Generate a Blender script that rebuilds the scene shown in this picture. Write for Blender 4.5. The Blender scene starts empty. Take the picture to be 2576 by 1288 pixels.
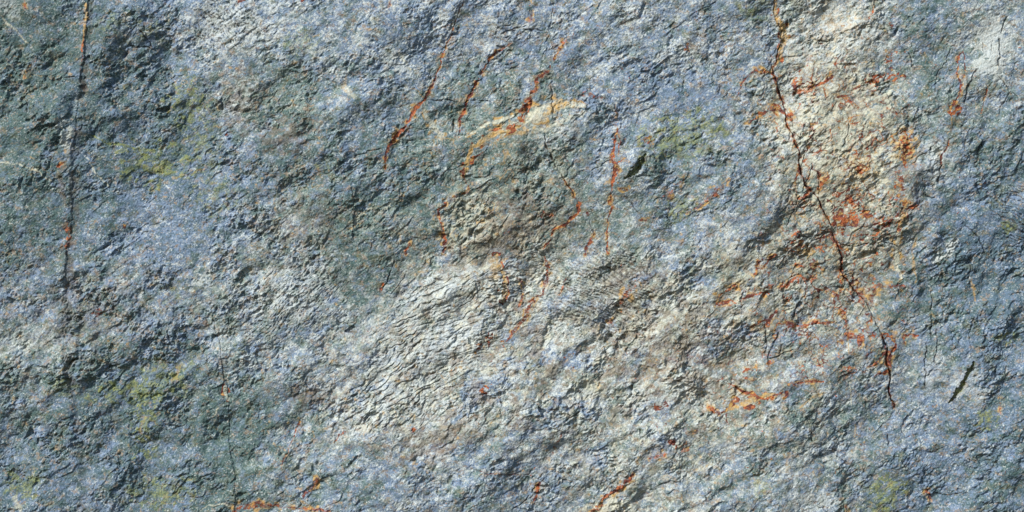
import bpy, math
import numpy as np

# ------------------------------------------------------------------ camera, sky, sun, exposure
scene = bpy.context.scene
S = 4.0 / 2576.0            # metres per layout unit (the rock face in view is 4 m x 2 m)
cam_d = bpy.data.cameras.new("camera"); cam = bpy.data.objects.new("camera", cam_d)
scene.collection.objects.link(cam)
cam.location = (0, -7.0, 0); cam.rotation_euler = (math.radians(90), 0, 0)
cam_d.sensor_width = 36; cam_d.lens = 36 * 7.0 / 4.0; cam_d.clip_end = 200
scene.camera = cam

SUN_EL, SUN_AZ = 43.0, 128.0  # elevation; azimuth of the sun, clockwise from +Y towards +X is negative here
ldir = np.array([-0.62, -0.60, 0.60]); ldir /= np.linalg.norm(ldir)      # towards the sun: upper left, in front of the face
world = bpy.data.worlds.new("World"); scene.world = world; world.use_nodes = True
nt = world.node_tree; bg = nt.nodes["Background"]
sky = nt.nodes.new("ShaderNodeTexSky"); sky.sky_type = 'NISHITA'; sky.sun_disc = False
sky.sun_elevation = math.asin(ldir[2]); sky.sun_rotation = math.atan2(ldir[0], ldir[1])
sky.air_density = 1.2; sky.dust_density = 0.6
nt.links.new(sky.outputs[0], bg.inputs[0]); bg.inputs[1].default_value = 0.11
sun_d = bpy.data.lights.new("sun", 'SUN'); sun_d.energy = 4.3; sun_d.angle = math.radians(0.6)
sun_d.color = (1.0, 0.95, 0.86)
sun = bpy.data.objects.new("sun", sun_d); scene.collection.objects.link(sun)
from mathutils import Vector
sun.rotation_euler = Vector(tuple(ldir)).to_track_quat('Z', 'Y').to_euler(); sun.location = (-6, -6, 6)
scene.view_settings.view_transform = 'Standard'; scene.view_settings.look = 'None'
scene.view_settings.gamma = 1.0; scene.view_settings.exposure = 0.29

# ------------------------------------------------------------------ grid over the face (layout units, y down)
F = np.float32
STEP = 1.3
def axis(lo, hi, pad):
    inner = np.arange(lo, hi + 0.01, STEP)
    out = []; d = STEP; p = 0.0
    while p < pad:
        d = min(d * 1.06, 26); p += d; out.append(p)
    out = np.array(out)
    return np.concatenate([(lo - out)[::-1], inner, hi + out]).astype(F)
xs = axis(-40, 2616, 1500); ys = axis(-40, 1328, 900)
NX, NY = len(xs), len(ys)
X, Y = np.meshgrid(xs, ys)                     # Y grows downward, as on the face

# ------------------------------------------------------------------ noise
def tabs(seed):
    r = np.random.default_rng(seed)
    a = r.uniform(0, 2 * np.pi, 65536).astype(F)
    return np.cos(a), np.sin(a)
def perlin(x, y, seed):
    gx, gy = tabs(seed)
    xi = np.floor(x); yi = np.floor(y); fx = x - xi; fy = y - yi
    ix = xi.astype(np.int32); iy = yi.astype(np.int32)
    u = fx * fx * fx * (fx * (fx * 6 - 15) + 10); v = fy * fy * fy * (fy * (fy * 6 - 15) + 10)
    def corner(dx, dy):
        h = (((ix + dx) * 73) & 255) * 256 + (((iy + dy) * 151 + (ix + dx) * 17) & 255)
        return gx[h] * (fx - dx) + gy[h] * (fy - dy)
    a = corner(0, 0); b = corner(1, 0); a += u * (b - a)
    c = corner(0, 1); d = corner(1, 1); c += u * (d - c)
    return (a + v * (c - a)) * F(1.5)
def noise(lam, seed, rot=0.0, stretch=1.0, x=None, y=None):
    x = X if x is None else x; y = Y if y is None else y
    if rot or stretch != 1.0:
        c, s = F(math.cos(math.radians(rot))), F(math.sin(math.radians(rot)))
        u = (x * c - y * s) / F(lam * stretch); v = (x * s + y * c) / F(lam)
    else:
        u = x / F(lam); v = y / F(lam)
    return perlin(u + F(37.3 + seed % 7), v + F(91.7 + seed % 11), seed)
def fbm(lam, seed, octs=4, gain=0.5, **k):
    o = 0; a = 1.0; t = 0
    for i in range(octs):
        o = o + noise(lam / 2.03 ** i, seed + i * 101, **k) * F(a); t += a * a; a *= gain
    return o / F(math.sqrt(t))
def facets(lam, seed, rot, stretch, x, y, tilt=1.0, lean=0.0):
    """Chipped facets: every cell is a randomly tilted plane, so neighbours meet in little scarps."""
    c, s = F(math.cos(math.radians(rot))), F(math.sin(math.radians(rot)))
    u = (x * c - y * s) / F(lam * stretch) + F(53.1); v = (x * s + y * c) / F(lam) + F(71.9)
    r = np.random.default_rng(seed)
    jx, jy, gx, gy, go = [r.uniform(-1, 1, 65536).astype(F) for _ in range(5)]
    ui = np.floor(u).astype(np.int32); vi = np.floor(v).astype(np.int32)
    best = np.full(u.shape, 9, F); out = np.zeros_like(u)
    for dy in (-1, 0, 1):
        for dx in (-1, 0, 1):
            cx, cy = ui + dx, vi + dy
            h = ((cx * 73) & 255) * 256 + ((cy * 151 + cx * 17) & 255)
            du = u - (cx + F(0.5) + jx[h] * F(0.42)); dv = v - (cy + F(0.5) + jy[h] * F(0.42))
            d = du * du + dv * dv
            m = d < best
            hh = (gx[h] * du * F(0.8) + (gy[h] * F(0.8) + F(lean)) * dv) * F(tilt) + go[h] * F(0.35)
            best = np.where(m, d, best); out = np.where(m, hh, out)
    return out
def smooth(a, b, t):
    t = np.clip((t - a) / (b - a), 0, 1); return t * t * (3 - 2 * t)
def grid_map(rows, noise_px=40):
    """A coarse map (16 x 8 cells of 161 units) read with smooth interpolation and a wandering edge."""
    g = np.array(rows, F)
    wx = X + wlx * F(noise_px); wy = Y + wly * F(noise_px)
    u = np.clip(wx / F(161) - F(0.5), 0, g.shape[1] - 1.001); v = np.clip(wy / F(161) - F(0.5), 0, g.shape[0] - 1.001)
    i = u.astype(np.int32); j = v.astype(np.int32); a = u - i; b = v - j
    a = a * a * (3 - 2 * a); b = b * b * (3 - 2 * b)
    return (g[j, i] * (1 - a) + g[j, i + 1] * a) * (1 - b) + (g[j + 1, i] * (1 - a) + g[j + 1, i + 1] * a) * b

wlx = fbm(150, 1, 3); wly = fbm(150, 2, 3)              # slow wander
wmx = fbm(34, 3, 3); wmy = fbm(34, 4, 3)                # short wander
wsx = noise(9, 5); wsy = noise(9, 6)
WX = X + wmx * 5 + wsx * 1.6; WY = Y + wmy * 5 + wsy * 1.6     # used for veins and cracks

def window(x0, y0, x1, y1):
    i0, i1 = np.searchsorted(xs, [x0, x1]); j0, j1 = np.searchsorted(ys, [y0, y1])
    return slice(j0, j1), slice(i0, i1)
def poly_dist(pts, reach, src=None):
    """Distance to a polyline (and position along it, 0..1), only near it."""
    P = np.array(pts, F); sl = window(P[:, 0].min() - reach, P[:, 1].min() - reach, P[:, 0].max() + reach, P[:, 1].max() + reach)
    A, B = (WX, WY) if src is None else src
    x, y = A[sl], B[sl]
    best = np.full(x.shape, 1e9, F); along = np.zeros_like(x); side = np.zeros_like(x)
    seg = np.hypot(*(P[1:] - P[:-1]).T); tot = seg.sum(); acc = 0
    for (p, q, L) in zip(P[:-1], P[1:], seg):
        d = q - p; t = np.clip(((x - p[0]) * d[0] + (y - p[1]) * d[1]) / max(L * L, 1e-6), 0, 1)
        ex = x - (p[0] + t * d[0]); ey = y - (p[1] + t * d[1]); dd = ex * ex + ey * ey
        m = dd < best; best = np.where(m, dd, best); along = np.where(m, (acc + t * L) / tot, along)
        side = np.where(m, d[0] * ey - d[1] * ex, side); acc += L
    return sl, np.sqrt(best), along, np.sign(side)

# ------------------------------------------------------------------ tone and character maps of the stone; LUM has shaded slopes painted in
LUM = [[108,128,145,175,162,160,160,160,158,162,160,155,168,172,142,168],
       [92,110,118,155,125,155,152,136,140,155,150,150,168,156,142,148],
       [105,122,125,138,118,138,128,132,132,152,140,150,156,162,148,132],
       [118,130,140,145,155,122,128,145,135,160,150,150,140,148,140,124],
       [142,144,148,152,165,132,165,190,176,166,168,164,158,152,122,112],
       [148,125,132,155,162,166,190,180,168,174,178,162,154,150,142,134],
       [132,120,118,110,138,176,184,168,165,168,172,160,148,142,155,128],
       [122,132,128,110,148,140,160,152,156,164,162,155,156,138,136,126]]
BLU = [[4,5,7,6,6,6,7,7,7,6,6,6,4,4,5,5],
       [4,6,6,4,2,6,5,3,4,7,7,6,3,3,4,5],
       [4,7,6,6,5,5,3,2,2,6,4,6,2,2,5,5],
       [4,6,9,6,4,3,3,2,2,2,5,6,3,2,6,8],
       [6,5,6,5,5,3,3,3,3,2,4,3,3,4,5,8],
       [4,4,6,5,5,5,3,3,4,2,2,3,4,5,5,7],
       [5,6,6,3,4,5,4,3,5,3,3,3,4,5,7,7],
       [7,6,6,3,5,5,6,5,6,4,4,5,5,5,7,6]]
WRM = [[1,1,0,1,1,1,1,2,3,2,3,3,5,5,2,2],
       [2,1,1,4,3,1,1,3,4,2,2,4,7,6,2,3],
       [1,0,1,2,4,1,2,4,5,3,3,3,6,8,4,2],
       [1,0,0,2,4,3,4,6,6,3,3,4,8,8,3,0],
       [3,4,4,4,4,3,6,8,7,7,6,7,8,7,2,0],
       [4,4,3,3,3,5,8,8,7,8,8,8,6,5,3,1],
       [3,1,1,0,4,6,7,6,5,6,7,7,5,4,3,1],
       [2,2,1,0,3,3,3,3,4,6,6,4,4,4,2,1]]
RGH = [[4,6,7,5,6,5,6,6,6,6,6,5,7,8,4,4],
       [8,8,8,6,6,6,6,6,6,7,6,6,8,8,5,5],
       [6,6,6,7,8,7,7,6,8,5,7,6,6,7,6,7],
       [5,6,4,7,8,6,7,9,7,3,5,6,8,8,7,6],
       [5,8,8,7,7,4,5,6,8,6,7,8,6,6,7,8],
       [9,9,8,8,7,7,7,6,6,9,9,7,5,5,5,7],
       [8,7,7,6,6,7,6,7,8,8,8,5,6,6,5,6],
       [6,6,6,6,6,6,6,6,7,8,7,5,6,7,7,7]]
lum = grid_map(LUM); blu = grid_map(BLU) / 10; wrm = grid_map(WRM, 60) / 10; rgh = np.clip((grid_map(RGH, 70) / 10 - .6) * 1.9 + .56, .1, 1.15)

# ------------------------------------------------------------------ relief (in layout units, towards the viewer)
ROT = 33.0
Xw = X + wlx * 22 + wmx * 7; Yw = Y + wly * 22 + wmy * 7
H = fbm(420, 10, 3, 0.5, rot=ROT, stretch=1.4) * 28
H += fbm(150, 20, 3, 0.5, rot=ROT, stretch=1.45, x=Xw, y=Yw) * 13.0 * (0.45 + rgh)
H += fbm(62, 25, 2, 0.5, rot=ROT, stretch=1.4, x=Xw, y=Yw) * 6.0 * (0.2 + rgh)
pA = smooth(-0.35, 0.6, fbm(95, 30, 3)); pB = smooth(-0.5, 0.7, fbm(60, 31, 3)); pC = smooth(-0.6, 0.7, fbm(45, 32, 3))
patchy = pA * 1.15 + 0.15
R = rgh * patchy * 1.3
H += facets(78, 41, ROT, 1.5, Xw, Yw, 1.0, -0.20) * 5.0 * R * (.4 + pB)
H += facets(34, 42, ROT + 9, 1.35, Xw + wmx * 7 + wsx * 3, Yw + wmy * 7 + wsy * 3, 1.0, -0.15) * 2.9 * rgh * pB * (.5 + pC)
H += facets(15, 43, ROT - 8, 1.2, X + wmx * 6 + wsx * 3, Y + wmy * 6 + wsy * 3, 1.0, -0.1) * 2.3 * (0.2 + R * pC * 1.4)
# overlapping ledges that break off towards the lower right, here and there only
t = (Xw * math.sin(math.radians(ROT)) + Yw * math.cos(math.radians(ROT))) / 52 + fbm(80, 50, 3, rot=ROT, stretch=1.5) * 1.5 + noise(17, 56) * .05
fr = t - np.floor(t)
H += (np.minimum(fr / 0.88, (1 - fr) / 0.12) - 0.5) * 3.6 * smooth(0.25, 0.7, noise(70, 55, rot=ROT, stretch=1.5)) * (0.3 + rgh)
# granular break: grain upon grain, its strength changing from place to place
H += fbm(30, 60, 3, 0.66, rot=ROT, stretch=1.3, x=X + wmx * 8, y=Y + wmy * 8) * 3.5 * (0.1 + R)
H += fbm(12, 70, 3, 0.85, rot=ROT, stretch=1.12, x=X + wmx * 5, y=Y + wmy * 5) * 1.95 * (0.40 + R * 0.7 * (.4 + pC))
H -= smooth(.15, .7, noise(11.5, 75, rot=ROT, stretch=1.35, x=X + wsx * 1.5, y=Y + wsy * 1.5)) * 4.4 * (0.12 + R * .85)
H += noise(5.4, 80) * 0.85 * (0.45 + R * .7) + noise(3.4, 81) * 0.40
# pits
pit = noise(24, 90, x=Xw, y=Yw, rot=ROT, stretch=1.5)
H -= smooth(0.40, 0.75, pit) * 10 * R * (.3 + pB)

# masks
Z = lambda: np.zeros_like(X)
rust, ochre, cream, dark, lichen, brown, palem = Z(), Z(), Z(), Z(), Z(), Z(), Z()
part_id = np.zeros(X.shape, np.int16)
PARTS = [("stone", None)]
n10 = noise(10, 111); n22 = fbm(24, 112, 2); n5 = noise(5, 113); n60 = fbm(60, 114, 3)

def part(name, label):
    PARTS.append((name, label)); return len(PARTS) - 1
def wprof(along, ws):
    return np.interp(along, np.linspace(0, 1, len(ws)), ws).astype(F)

def vein(pts, ws, col='rust', strength=1.0, groove=0.0, ragged=0.8, pid=None, second=None, halo=0.0):
    reach = max(ws) * 3 + 26
    sl, d, al, sd = poly_dist(pts, reach)
    w = wprof(al, ws) * (1 + n22[sl] * ragged + n10[sl] * ragged * 0.6) + 0.4
    core = 1 - smooth(0.55, 1.25, d / np.maximum(w, 0.5))
    core *= strength * np.clip(0.78 + n5[sl] * 0.55 + n10[sl] * .35, 0, 1.1)
    M = dict(rust=rust, ochre=ochre, cream=cream, dark=dark, brown=brown)
    M[col][sl] = np.maximum(M[col][sl], core)
    if second:
        ring = smooth(0.7, 1.1, d / w) * (1 - smooth(1.3, 2.3, d / w)) * smooth(-0.1, 0.5, n22[sl] + n10[sl] * .4) * 0.9
        M[second][sl] = np.maximum(M[second][sl], ring)
    if col == 'rust':
        q = np.exp(-(d / (w * 1.2 + 5)) ** 2) * smooth(-.35, .5, n22[sl] + n5[sl] * .4) * strength
        brown[sl] = np.maximum(brown[sl], q * .5); ochre[sl] = np.maximum(ochre[sl], q * .38 * smooth(-.3, .4, n10[sl]))
    if halo:
        hl = np.exp(-(d / (max(ws) * 3 + 8)) ** 2) * halo * smooth(-0.1, 0.6, n22[sl] + n10[sl])
        ochre[sl] = np.maximum(ochre[sl], hl)
    if groove:
        H[sl] -= groove * np.exp(-(d / (w * 0.7 + 0.6)) ** 2)
    if pid is not None:
        part_id[sl] = np.where((core > 0.35) & (d < w * 1.3 + 0.5), pid, part_id[sl])

def crack(pts, ws, depth, pid=None, step=0.0, tone=0.8, ragged=0.5):
    reach = max(ws) * 3 + 70
    sl, d, al, sd = poly_dist(pts, reach)
    w = wprof(al, ws) * (1 + n10[sl] * ragged) + 0.3
    v = (1 - smooth(0.35, 1.15, d / w)) * smooth(-.75, -.1, n22[sl] + n10[sl] * .3 + (.5 if max(ws) > 2.3 else 0))
    H[sl] -= depth * v * smooth(0, 0.04, al) * smooth(0, 0.04, 1 - al)
    if step:
        H[sl] -= step * (sd < 0) * np.exp(-(d / 40) ** 2)
    dark[sl] = np.maximum(dark[sl], v * tone)
    if pid is not None:
        part_id[sl] = np.where((d < w * .85 + .6), pid, part_id[sl])

def patch(cx, cy, rx, ry, rot, col, strength, lam=12, thr=0.0, seed=500, pid=None, soft=0.35):
    c, s = math.cos(math.radians(rot)), math.sin(math.radians(rot)); R_ = max(rx, ry) * 1.6
    sl = window(cx - R_, cy - R_, cx + R_, cy + R_)
    x, y = X[sl] + wmx[sl] * 9 - cx, Y[sl] + wmy[sl] * 9 - cy
    u = (x * c - y * s) / rx; v = (x * s + y * c) / ry
    r = np.sqrt(u * u + v * v)
    n = fbm(lam, seed, 3, 0.6, x=WX[sl], y=WY[sl], rot=ROT, stretch=1.5)
    soft = .7 if col == 'rust' else soft
    m = smooth(thr, thr + soft, n * 1.15 + (1 - r) * 0.75) * (1 - smooth(1.0, 1.5, r)) * strength
    if col == 'rust':
        brown[sl] = np.maximum(brown[sl], np.exp(-(r / 1.1) ** 2) * strength * .6 * smooth(-.5, .4, n))
    M = dict(rust=rust, ochre=ochre, cream=cream, dark=dark, brown=brown, lichen=lichen, pale=palem)[col]
    M[sl] = np.maximum(M[sl], m)
    if pid is not None:
        part_id[sl] = np.where(m > 0.45 * strength, pid, part_id[sl])

def hollow(cx, cy, rx, ry, rot, depth):
    c, s = math.cos(math.radians(rot)), math.sin(math.radians(rot)); R_ = max(rx, ry) * 2.2
    sl = window(cx - R_, cy - R_, cx + R_, cy + R_)
    x, y = X[sl] + wmx[sl] * 8 - cx, Y[sl] + wmy[sl] * 8 - cy
    u = (x * c - y * s) / rx; v = (x * s + y * c) / ry
    H[sl] -= depth * np.exp(-(u * u + v * v) ** 1.3)

def scarp(pts, height, fade, ws=None, pid=None, tone=0.0):
    """A flake standing proud on one side of the line, with a sharp drop beyond it."""
    sl, d, al, sd = poly_dist(pts, fade * 2.2)
    e = smooth(0, 0.12, al) * smooth(0, 0.12, 1 - al)
    H[sl] += height * e * np.where(sd > 0, np.exp(-(d / fade) ** 2), np.exp(-(d / 2.2) ** 2))
    if ws:
        w = wprof(al, ws)
        slot = (1 - smooth(0.6, 1.1, d / (w + 0.3))) * (sd < 0)
        H[sl] -= height * 1.5 * slot
        dark[sl] = np.maximum(dark[sl], slot * tone)
        if pid is not None:
            part_id[sl] = np.where(slot > 0.3, pid, part_id[sl])


# ---- ribbed and hatched stone
def stripes(cx, cy, rx, ry, rot, ang, lam, depth, tone, seed, width=0.22, dash=2.5, keep=0.0):
    c, s = math.cos(math.radians(rot)), math.sin(math.radians(rot)); R_ = max(rx, ry) * 1.4
    sl = window(cx - R_, cy - R_, cx + R_, cy + R_)
    x, y = X[sl] + wmx[sl] * 10 + wlx[sl] * 10 - cx, Y[sl] + wmy[sl] * 10 + wly[sl] * 10 - cy
    u = (x * c - y * s) / rx; v = (x * s + y * c) / ry
    m = 1 - smooth(0.75, 1.15, np.sqrt(u * u + v * v) + n22[sl] * 0.25)
    a = math.radians(ang)
    xx = X[sl] + wmx[sl] * lam * 0.22; yy = Y[sl] + wmy[sl] * lam * 0.22
    ph = (xx * math.sin(a) + yy * math.cos(a)) / lam + noise(lam * 5, seed, rot=ang, stretch=2.5, x=X[sl], y=Y[sl]) * 1.3 + wlx[sl] * 1.1 + n22[sl] * .35 + n60[sl] * .5
    f = np.abs(ph - np.round(ph))
    br = smooth(keep - 0.25, keep + 0.15, noise(lam * 0.9, seed + 1, rot=ang, stretch=dash, x=X[sl], y=Y[sl]))
    g = (1 - smooth(width * 0.35, width, f)) * br * m
    H[sl] -= g * depth
    saw = (ph - np.floor(ph))
    H[sl] += (saw - 0.5) * depth * 0.35 * m
    dark[sl] = np.maximum(dark[sl], g * tone)
stripes(1120, 790, 180, 85, 25, 22, 14, 2.8, 0.38, 601, 0.18, 2.6, 0.12)
stripes(1010, 965, 165, 105, 40, 33, 15, 3.4, 0.42, 603, 0.20, 2.2, 0.08)
stripes(1180, 900, 120, 110, 30, 10, 9, 1.3, 0.3, 605, 0.25, 2.5, 0.0)
stripes(1520, 740, 130, 120, 0, -28, 8.5, 1.8, 0.65, 607, 0.28, 1.6, 0.05)
stripes(1400, 720, 120, 110, 0, -8, 8.0, 1.1, 0.4, 609, 0.25, 1.6, 0.1)
stripes(1275, 725, 50, 60, 0, 2, 9, 2.0, 0.6, 611, 0.22, 1.8, 0.1)
stripes(2575, 545, 75, 95, 0, -24, 9, 2.0, 0.7, 613, 0.25, 1.8, 0.0)
stripes(560, 60, 85, 80, 0, -50, 10, 1.8, 0.65, 615, 0.26, 0.9, 0.15)
stripes(690, 770, 180, 90, 20, 45, 9, 1.6, 0.45, 617, 0.26, 0.9, 0.15)
stripes(1300, 75, 45, 26, 10, 4, 11, 2.5, 0.7, 619, 0.2, 4.0, 0.0)

# ---- hollows and bulges that show as dark or pale areas
for a in [(295,205,34,13,30,9),(345,250,24,11,30,7),(210,245,26,12,20,5),(50,235,60,22,15,8),(765,335,40,13,20,10),(1024,428,30,18,40,7),
          (1343,425,38,14,33,9),(1405,62,0.1,0.1,0,0),(1450,100,24,12,30,6),(1785,150,12,20,-20,6),(1690,190,20,8,15,5),(1575,128,22,9,30,6),
          (2185,640,26,9,25,13),(905,550,30,30,0,6),(905,620,40,26,10,6),(1235,548,22,8,20,5),(1770,455,24,14,20,6),(300,860,0.1,0.1,0,0),
          (100,905,26,14,20,8),(245,850,22,8,35,7),(300,805,14,20,10,8),(500,830,26,20,10,7),(1535,690,46,16,25,9),(1390,890,0.1,0.1,0,0),
          (2330,700,20,46,10,7),(2430,745,40,22,20,6),(2450,400,40,30,20,8),(2130,1040,26,10,15,6),(1410,1008,20,9,15,6),(1620,945,40,18,35,7),
          (1740,880,24,40,-30,7),(1100,1125,52,26,25,8),(560,1095,60,48,20,6),(220,1170,40,22,10,5),(860,1080,0.1,0.1,0,0),(1765,1010,30,22,30,6),
          (1530,800,0.1,0.1,0,0),(1165,600,0.1,0.1,0,0),(2095,585,22,22,0,5),(1030,520,26,12,30,7),(640,260,0.1,0.1,0,0),(1990,520,30,40,0,6),
          (2180,500,26,20,10,5),(1960,560,40,16,30,7),(750,1085,30,22,30,6),(1180,1180,36,18,30,6),(1820,1240,36,12,30,9),(1620,1255,20,20,0,6)]:
    if a[5]: hollow(*a)
for a in [(620,230,50,60,20,-6),(150,300,30,16,20,-6),(1130,740,70,18,22,-7),(1650,1000,50,34,30,-8),(1740,960,40,30,30,-8),(2100,100,90,60,20,-6),
          (2500,110,50,60,0,-6),(2350,940,46,46,30,-6),(1240,590,60,26,20,-7),(160,340,8,20,0,-5),(190,730,0.1,0.1,0,0),(770,745,80,40,20,-5),
          (1190,150,0.1,0.1,0,0),(900,230,40,40,20,-5),(1000,860,50,20,30,-6),(520,880,0.1,0.1,0,0),(2120,900,0.1,0.1,0,0)]:
    if a[5]: hollow(*a)

# ---- stepped seam down the left side, its shadow band painted dark, with its pale lip
p = part('seam', 'long seam running down the stone, its step shadow painted dark, with a pale lip on its left side')
SEAM = [(224,-60),(222,0),(220,60),(213,130),(208,180),(203,225),(199,260)]
SEAM2 = [(199,260),(192,320),(183,400),(181,500),(172,600),(166,650),(165,760),(170,870),(180,960),(182,1020)]
sl, d, al, sd = poly_dist([(230,-60),(231,0),(228,60),(222,130),(217,180),(212,225),(204,262)], 50)
m = (1 - smooth(5, 13, d + n10[sl] * 3)) * smooth(0, .1, 1 - al); m = m * smooth(-.8, .1, n22[sl]); H[sl] -= 4.6 * m; dark[sl] = np.maximum(dark[sl], m * .40); part_id[sl] = np.where(m > .5, p, part_id[sl])  # dark mask paints the shadow band right of the step
brown[sl] = np.maximum(brown[sl], m * smooth(0.55, 0.9, al) * smooth(-.2, .4, n22[sl]) * 0.7)
sl, d, al, sd = poly_dist([(196,330),(190,400),(189,480),(181,600),(174,660),(168,760),(172,880),(184,980)], 60); m = (1 - smooth(6, 18, d + n10[sl] * 4)); dark[sl] = np.maximum(dark[sl], m * .34 * smooth(-.8, .3, n22[sl])); brown[sl] = np.maximum(brown[sl], m * .4 * smooth(-.3, .6, n22[sl])); H[sl] -= 1.6 * m
sl, d, al, sd = poly_dist([(186,330),(185,400),(187,480),(178,600),(172,650),(165,760),(169,870),(182,960),(186,1025)], 60)
m = (1 - smooth(3, 11, d + n10[sl] * 4)) * smooth(0, .08, 1 - al) * smooth(0, .1, al); m = m * smooth(-.7, .4, n22[sl] + .3); H[sl] -= 2.2 * m; dark[sl] = np.maximum(dark[sl], m * .24); part_id[sl] = np.where(m > .5, p, part_id[sl])
sl, d, al, sd = poly_dist(SEAM + SEAM2[1:], 30)
H[sl] += 1.9 * (sd > 0) * np.exp(-(d / 12) ** 2) * smooth(-.6, .3, n60[sl] + .2); palem[sl] = np.maximum(palem[sl], (sd > 0) * np.exp(-(d / 9) ** 2) * smooth(-.3, .4, n22[sl]) * .6)
sl, d, al, sd = poly_dist([(186,1000),(196,1060),(206,1140),(210,1220),(212,1340)], 60); m = (1 - smooth(5, 16, d + n10[sl] * 4)) * smooth(-.7, .5, n22[sl] + .2); H[sl] -= 2.4 * m; dark[sl] = np.maximum(dark[sl], m * .32)
vein([(217,10),(218,40),(214,80),(210,110)], [3,4,3,1], 'ochre', .9)
vein([(211,90),(214,100),(207,130),(205,180)], [1.5,2,1,1], 'rust', .7)
vein([(178,325),(172,360),(168,400)], [7,8,3], 'cream', .35, ragged=.3)
vein([(162,410),(150,440),(158,485),(165,520)], [7,8,7,3], 'brown', .55)
vein([(168,560),(170,590),(165,620),(171,640)], [3,7,6,2], 'rust', .5, second='brown')
vein([(178,660),(186,700),(184,740)], [3,5,3], 'brown', .6)
crack([(566,960),(573,1000),(574,1070),(573,1110),(583,1160),(591,1190),(593,1288),(590,1350)], [1.4,1.8,1,1.4,1,1.4,1], 1.8, part('crack', 'thin upright crack with a shadowed edge low in the blue green stone'), step=1.5, tone=.1, ragged=1.6)
vein([(564,972),(566,990),(572,1008)], [2,5,2], 'cream', .8, second='rust')
vein([(530,1050),(540,1040),(547,1028)], [1,2.5,1], 'cream', .9)
vein([(500,1288),(520,1272),(560,1268),(590,1274)], [1,2,2,1], 'cream', .7)
crack([(530,770),(535,800),(548,860),(560,920),(566,960)], [1,1.2,1,1.4,1], 2, None, tone=.6)
crack([(575,780),(577,820),(575,850)], [.8,1,.8], 1.5, None, tone=.6)

# ---- the long crack
MC = [(1943,-40),(1946,0),(1954,45),(1969,75),(1967,110),(1956,145),(1947,175),(1957,215),(1970,250),(1980,285),(1985,325),(1997,355),(2010,385),(2010,430),
      (2025,465),(2050,488),(2067,520),(2082,545),(2090,580),(2107,610),(2115,644),(2125,694),(2147,721),(2172,749)]
pr = part('rust_vein', 'orange and ochre vein along the upper end of the long crack')
vein([(1946,-10),(1957,45),(1975,80),(1974,112),(1963,140),(1952,160),(1942,180)], [3,4,8,10,9,7,4], 'ochre', 1.0, ragged=.35, pid=pr, second='rust')
vein([(1962,130),(1954,150),(1947,172),(1950,200),(1957,222)], [1.5,3.5,4,2.5,1.5], 'rust', 1, ragged=.5, pid=pr)
vein([(1976,70),(1987,60),(1990,66)], [2,3,2], 'ochre', .8)
pc = part('crack', 'long dark crack winding down the rust stained stone')
crack(MC[:7], [.8,1,1.1,1.3,1.2,1.6,2], 4, pc, tone=.55, ragged=.3)
crack(MC[6:], [1.2,1.5,1.8,1.8,1.4,1.1,1.2,1.3,1.8,2.2,2.0,1.6,2.0,1.4,1.6,1.4,1.5,1.1], 5.5, pc, step=4, tone=.66, ragged=.7)
crack([(2172,749),(2190,779),(2207,814),(2222,844)], [1.4,.8,1.2,2.2], 5, pc, tone=.6)
crack([(2222,844),(2232,879),(2235,909),(2242,939),(2243,984),(2252,1019),(2256,1030)], [1.6,2.2,2.4,2.6,1.8,1.5,.8], 8, pc, tone=.75, ragged=.6)
vein(MC[6:], [3.8] * len(MC[6:]), 'rust', .65, 0, 1.2)
vein(MC[8:], [7] * len(MC[8:]), 'brown', .6, 0, 1.2)
vein([(2222,844),(2235,909),(2243,984),(2252,1025)], [3,4,3,3], 'rust', .7, 0, 1.0)
for a in [((1951,200),(1975,270),(1985,300)),((2008,400),(2006,430),(1998,460)),((1975,262),(1994,300)),((1970,255),(1950,262),(1932,272))]:
    vein(a, [1,2.6,1.2][:len(a)] if len(a) == 3 else [1.5,2.5], 'rust', .8)
for a in [([(2025,465),(2012,490),(2002,520)], 1.4),([(2025,465),(2040,430),(2048,405)],1.2),([(2010,430),(2030,380),(2036,320)],.9),([(2090,580),(2060,590),(2030,600),(2000,590)],2.0),
          ([(2090,580),(2040,612),(2015,640)],1.2),([(2107,612),(2145,620),(2180,615),(2240,612),(2262,622)],1.1),([(2050,488),(2020,500),(1990,540),(1975,570)],1.1),
          ([(2125,694),(2142,690),(2150,700)],1.0),([(1985,325),(2010,350),(2030,370)],.8),([(2060,500),(2062,460),(2058,430)],.7),([(2010,430),(2024,445),(2034,470)],.9)]:
    crack(a[0], [a[1]] * len(a[0]), 3.2, None, tone=.75)

# ---- red and orange veins
V = part('rust_vein', 'long orange red vein slanting down from the top edge of the stone')
vein([(1166,8),(1161,20),(1144,60),(1124,115),(1109,150),(1096,190),(1079,235),(1066,255),(1044,275),(1024,310),(999,345),(984,365),(971,385),(969,425)],
     [.6,1.2,.9,1.8,1.4,1.1,1.6,3.4,4.2,3.6,4.8,4.6,3.6,1.2], 'rust', .9, 1.2, .9, V, 'ochre')
vein([(1030,318),(1018,335),(1008,348)], [3,8,4], 'brown', .9, 1)
vein([(1066,262),(1070,285),(1080,305),(1098,325),(1110,352)], [2,3,6,9,5], 'cream', .75, 0, 1.0, None, 'ochre')
vein([(971,385),(930,395),(905,415),(870,450)], [2,2,1.6,1], 'brown', .7, 1)
vein([(1062,245),(1050,230),(1038,225)], [1.5,1.5,1], 'ochre', .7)
V = part('rust_vein', 'deep red vein with a thick middle, parallel to the long slanting one')
vein([(1288,106),(1244,132),(1224,160),(1209,185)], [1,2.4,3,4.5], 'rust', .95, .8, .7, V, 'ochre')
vein([(1200,198),(1184,235),(1168,265),(1156,300),(1156,345)], [3,5,4.6,2.4,.7], 'rust', 1, 1.2, .5, V, 'ochre')
crack([(1145,300),(1140,318),(1135,330)], [2,2.6,2], 4, None, tone=.6)
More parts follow.
